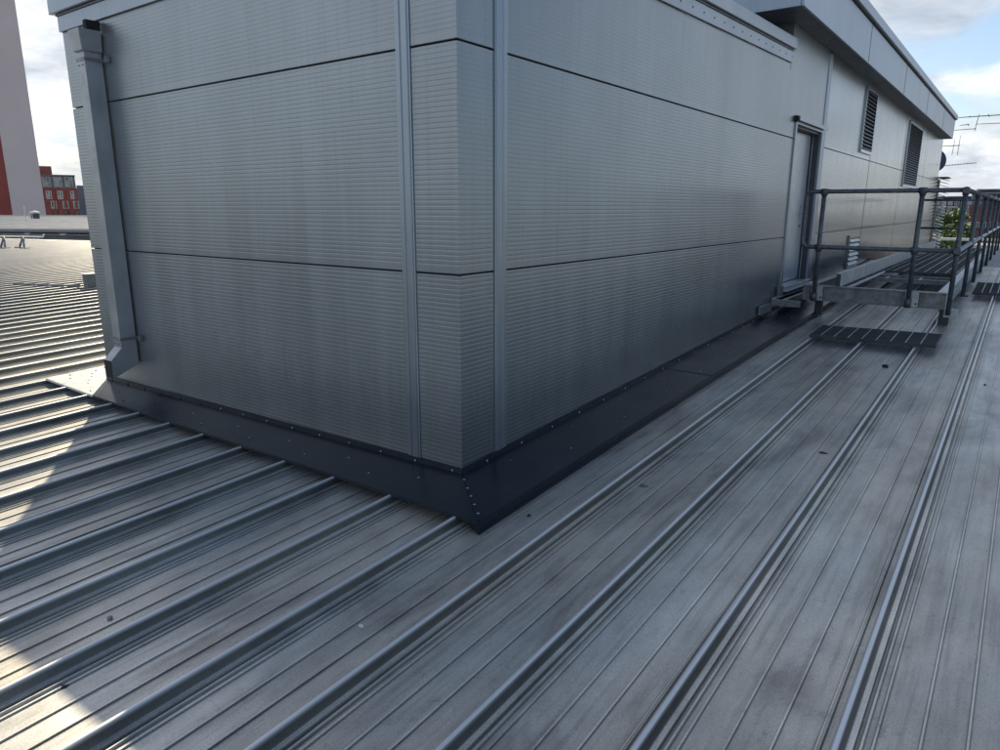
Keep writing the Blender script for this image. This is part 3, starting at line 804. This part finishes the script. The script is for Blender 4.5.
for x in (43.5, 54.8, 65.8, 76.5):
    b, _, _ = slabv(a + d * u(x) - nrm * .25, a + d * u(x + 1.5) - nrm * .25, .3, -12, zz(189)); b.build('pier', M['tower_red'], fl2)
windows(fl2, a, d, nrm, [(u(x), u(x + 8.5), zz(187), zz(177)) for x in (35, 46, 57.2, 68.3)], frame=M['concrete'])
windows(fl2, a, d, nrm, [(u(x), u(x + 5.6), zz(199), zz(191)) for x in (37, 48, 59.3, 72.5)])
windows(fl2, a, d, nrm, [(u(x), u(x + 5.6), zz(208.5), zz(201)) for x in (38, 51.5, 63.3, 74)])
windows(fl2, a, d, nrm, [(u(x), u(x + 5.6), zz(217), zz(210.5)) for x in (40, 52, 63.3, 74)], frame=M['dark_clad'])
a = at_d(79.5, 210, 270); c_ = at_d(100, 210, 270)
b, d, nrm = slabv(a, c_, 12, -12, at_d(80, 185.5, 270).z)
gb = tag(b.build('grey_building', M['grey_wall']), 'blue grey block just right of the red brick flats', 'building')

# ------------------------------------------------------------------ foliage
def tree(name, base, h, rad, label, seed, n=2600, leaf=0.22, cz=0.62):
    rnd = random.Random(seed)
    t = thing(name, label, 'tree', base, 'trees beyond the roof')
    b = MB()
    B = Vector(base)
    b.tube([B, B + Vector((0.1, 0, h * .3)), B + Vector((0, .1, h * .6)), B + Vector((0.1, 0.1, h * .85))], [rad * .09, rad * .07, rad * .04, rad * .02], 8)
    tips = []
    for i in range(9):
        a_ = rnd.uniform(0, 6.28); z = h * rnd.uniform(.45, .65); r_ = rad * rnd.uniform(.5, .8)
        q = B + Vector((r_ * math.cos(a_), r_ * math.sin(a_), z + h * .15)); tips.append(q)
        b.tube([B + Vector((0, 0, z * .8)), (B + Vector((0, 0, z))).lerp(q, .5), q], [rad * .035, rad * .025, rad * .01], 6)
    b.build('trunk', M['bark'], t)
    b = MB()
    cl = [B + Vector((rnd.gauss(0, rad * .45), rnd.gauss(0, rad * .45), h - rad * 1.5 + rnd.gauss(0, rad * .5))) for _ in range(16)] + tips
    for i in range(n):
        c0 = rnd.choice(cl); p = c0 + Vector([rnd.gauss(0, rad * .17) for _ in range(3)])
        u_ = Vector([rnd.gauss(0, 1) for _ in range(3)]).normalized() * leaf; v_ = u_.orthogonal().normalized() * leaf * .7
        b.bm.faces.new([b.bm.verts.new(p + s1 * u_ + s2 * v_) for s1, s2 in ((-1, 0), (0, -1), (1, 0), (0, 1))])
    b.build('crown', M['leaf'], t, fix=False)
def atY(px, py, Yv):
    r = ray(px, py); return CAM + r * ((Yv - CAM.y) / r.y)
for i, (px_, pt, Yv, rd) in enumerate(((945, 205, 52, 1.3), (958, 211, 50, 1.0), (937, 214, 56, 1.6), (951, 222, 47, 1.1))):
    p = atY(px_, pt, Yv); h = p.z + 12
    tree('tree', (p.x, p.y, -12), h, rd, ['green leafy tree rising closest to the far louvre blades', 'bright green tree just left of the rail corner', 'taller tree hidden mostly behind the far wall', 'low dark tree in front of the other trees'][i], 10 + i, 2200, 0.16, 0.85)
p = at_d(84, 214, 150); tree('tree', (p.x, p.y, -12), 12.6, 2.2, 'small autumn tinted tree below the red brick flats', 33, 900, 0.4, .85)

# ------------------------------------------------------------------ right distance
def facade(name, px0, px1, ytop, Yv, mt, label, depth=14):
    a = atY(px0, 210, Yv); c_ = atY(px1, 210, Yv)
    zt = atY(px0, ytop, Yv).z
    t = thing(name, label, 'building', (a.x, a.y, -12))
    b = MB(); b.box(a.x, c_.x, Yv, Yv + depth, -12, zt); b.build('wall', mt, t)
    return t, a, c_, (lambda py: atY(px0, py, Yv).z), (lambda px: atY(px, 210, Yv).x)
t, a, c_, Z_, X_ = facade('office_building', 932, 975, 197.5, 85, M['dark_clad'], 'dark glazed office block with white floor bands behind the trees')
MB().box(X_(930), X_(976), 84.6, 85.0, Z_(198.3), Z_(196.5)).build('roof_edge', M['dark_clad'], t)
for py_ in (206.5, 222): MB().box(X_(930), X_(975), 84.7, 84.95, Z_(py_ + 1), Z_(py_)).build('floor_band', M['white'], t)
windows(t, Vector((0, 85, 0)), Vector((1, 0, 0)), Vector((0, 1, 0)), [(X_(x), X_(x + 5), Z_(y1_), Z_(y0_)) for x in (934, 940.5, 947, 953.5, 960, 966.5) for (y0_, y1_) in ((199, 205.5), (208, 214), (215.5, 221.5), (224, 231))], frame=M['galv_light'])
t, a, c_, Z_, X_ = facade('brick_office', 969, 1012, 205, 70, M['brick2'], 'dark red brick building with a blue glazed top storey behind the guard rail')
MB().box(X_(969.5), X_(1012), 70.4, 83, Z_(205), Z_(194)).build('glazed_storey', M['glass'], t)
MB().box(X_(968), X_(1013), 69.6, 83.4, Z_(194), Z_(192.6)).build('roof', M['galv'], t)
for x in (969.5, 974, 979, 984, 989, 994, 999, 1004): MB().box(X_(x), X_(x + .7), 70.2, 70.39, Z_(205), Z_(194)).build('mullion', M['galv_light'], t)
windows(t, Vector((0, 70, 0)), Vector((1, 0, 0)), Vector((0, 1, 0)), [(X_(x), X_(x + 4.5), Z_(229), Z_(222)) for x in (970, 977, 984, 991, 998)])
t, a, c_, Z_, X_ = facade('blue_roofed_building', 975, 1100, 190.5, 110, M['grey_wall'], 'wide blue grey building on the right horizon')
MB().box(X_(974), X_(1101), 109, 126, Z_(190.5), Z_(189.3)).build('roof', M['glass'], t)

# ------------------------------------------------------------------ bits on the roof
def bit(name, px_, py_, r, sc, mt, label, cat, lift=0.0):
    rr = ray(px_, py_); nrm = Vector((-SX, -SL, 1))
    tt = (C0 - HR - nrm.dot(CAM)) / nrm.dot(rr); q = CAM + rr * tt
    b = MB(); b.sphere((0, 0, 0), r, sc, 14)
    for v in b.bm.verts: v.co *= 1 + 0.35 * noise.noise(v.co * (1.8 / r) + Vector((px_, py_, 0)))
    o = b.build(name, mt); o.location = q + Vector((0, 0, r * sc[2] * 0.6 + lift)); o.rotation_euler = (0, 0, px_)
    return tag(o, label, cat)
bit('rubber_cap', 885, 367, 0.028, (1, 1, 0.6), M['black'], 'small black rubber cap lying in a roof pan before the grating', 'cap')
bit('paint_chip', 878, 363, 0.014, (1.6, .7, 0.2), M['dropping'], 'tiny white chip beside the black rubber cap', 'chip')
bit('pebble', 110, 619, 0.011, (1, 1, 0.8), M['pebble'], 'small pale pebble in a roof pan at lower left', 'pebble')
bit('bird_dropping', 361, 626, 0.012, (1.5, 0.8, 0.12), M['dropping'], 'white bird dropping on the roof below the flashing corner', 'dropping')
bit('dry_leaf', 823, 453, 0.016, (1.6, .8, 0.25), M['black'], 'dark dry leaf against the foot of a roof seam', 'leaf')
bit('moss_clump', 644, 486, 0.018, (1.5, 1, 0.2), M['lead'], 'grey moss clump on the roof right of the flashing', 'moss')
bit('pebble', 529, 516, 0.009, (1.3, 1, 0.7), M['black'], 'small dark stone near the front corner of the flashing', 'pebble')
bit('pebble', 985, 385, 0.012, (1.8, .8, 0.4), M['black'], 'dark fleck on the roof right of the long bright seam', 'pebble')
bit('pebble', 64, 687, 0.010, (1.5, 1, 0.5), M['black'], 'dark stone just above the sunlit patch at lower left', 'pebble')

# ------------------------------------------------------------------ light
AZ = math.atan2(-0.835, 0.55)       # compass angle of the sun measured from +Y towards +X
EL = math.radians(41.3)
sd = Vector((math.sin(AZ) * math.cos(EL), math.cos(AZ) * math.cos(EL), math.sin(EL)))
ld = bpy.data.lights.new('sun', 'SUN'); ld.energy = 5.0; ld.angle = math.radians(0.55); ld.color = (1.0, 0.83, 0.58)
sun = bpy.data.objects.new('sun', ld); C.objects.link(sun); sun.rotation_euler = sd.to_track_quat('Z', 'Y').to_euler()

w = bpy.data.worlds.new('World'); scene.world = w; w.use_nodes = True
nt = w.node_tree; nt.nodes.clear()
out = nt.nodes.new('ShaderNodeOutputWorld')
sky = nt.nodes.new('ShaderNodeTexSky'); sky.sky_type = 'NISHITA'; sky.sun_disc = False
sky.sun_elevation = EL; sky.sun_rotation = AZ; sky.air_density = 1.0; sky.dust_density = 1.0; sky.ozone_density = 1.5
bg = nt.nodes.new('ShaderNodeBackground'); bg.inputs[1].default_value = 0.15
nt.links.new(sky.outputs[0], bg.inputs[0])
tc = nt.nodes.new('ShaderNodeTexCoord')
sep = nt.nodes.new('ShaderNodeSeparateXYZ'); nt.links.new(tc.outputs['Generated'], sep.inputs[0])
def mth(op, a, b=None, clamp=False):
    n = nt.nodes.new('ShaderNodeMath'); n.operation = op; n.use_clamp = clamp
    for i, v in enumerate((a, b)):
        if v is None: continue
        if isinstance(v, (int, float)): n.inputs[i].default_value = v
        else: nt.links.new(v, n.inputs[i])
    return n.outputs[0]
zc = mth('ADD', mth('MAXIMUM', sep.outputs[2], 0.0), 0.30)
cmb = nt.nodes.new('ShaderNodeCombineXYZ')
nt.links.new(mth('DIVIDE', sep.outputs[0], zc), cmb.inputs[0]); nt.links.new(mth('DIVIDE', sep.outputs[1], zc), cmb.inputs[1])
def cn(scale, detail, rough, off):
    mp = nt.nodes.new('ShaderNodeMapping'); mp.inputs['Location'].default_value = off
    nt.links.new(cmb.outputs[0], mp.inputs[0])
    n = nt.nodes.new('ShaderNodeTexNoise'); n.inputs['Scale'].default_value = scale; n.inputs['Detail'].default_value = detail; n.inputs['Roughness'].default_value = rough
    n.inputs['Distortion'].default_value = 0.3
    nt.links.new(mp.outputs[0], n.inputs['Vector']); return n.outputs['Fac']
bias = mth('ADD', mth('MULTIPLY', mth('MAXIMUM', mth('SUBTRACT', sep.outputs[0], 0.12), 0.0), -0.22), mth('MULTIPLY', mth('MAXIMUM', mth('SUBTRACT', sep.outputs[2], 0.30), 0.0), -0.20))
cover = ramp(nt, mth('ADD', cn(1.15, 8, 0.55, (12.1, 1.2, 4)), bias), [(0.39, 0.0), (0.46, 0.75), (0.55, 1.0)])
shade = ramp(nt, cn(2.1, 7, 0.6, (3.3, 8.4, 7)), [(0.38, (0.40, 0.45, 0.52)), (0.50, (0.68, 0.72, 0.77)), (0.62, (1.0, 1.0, 0.98))])
bg2 = nt.nodes.new('ShaderNodeBackground'); bg2.inputs[1].default_value = 1.25
nt.links.new(shade, bg2.inputs[0])
mx = nt.nodes.new('ShaderNodeMixShader')
nt.links.new(cover, mx.inputs[0]); nt.links.new(bg.outputs[0], mx.inputs[1]); nt.links.new(bg2.outputs[0], mx.inputs[2])
nt.links.new(mx.outputs[0], out.inputs[0])
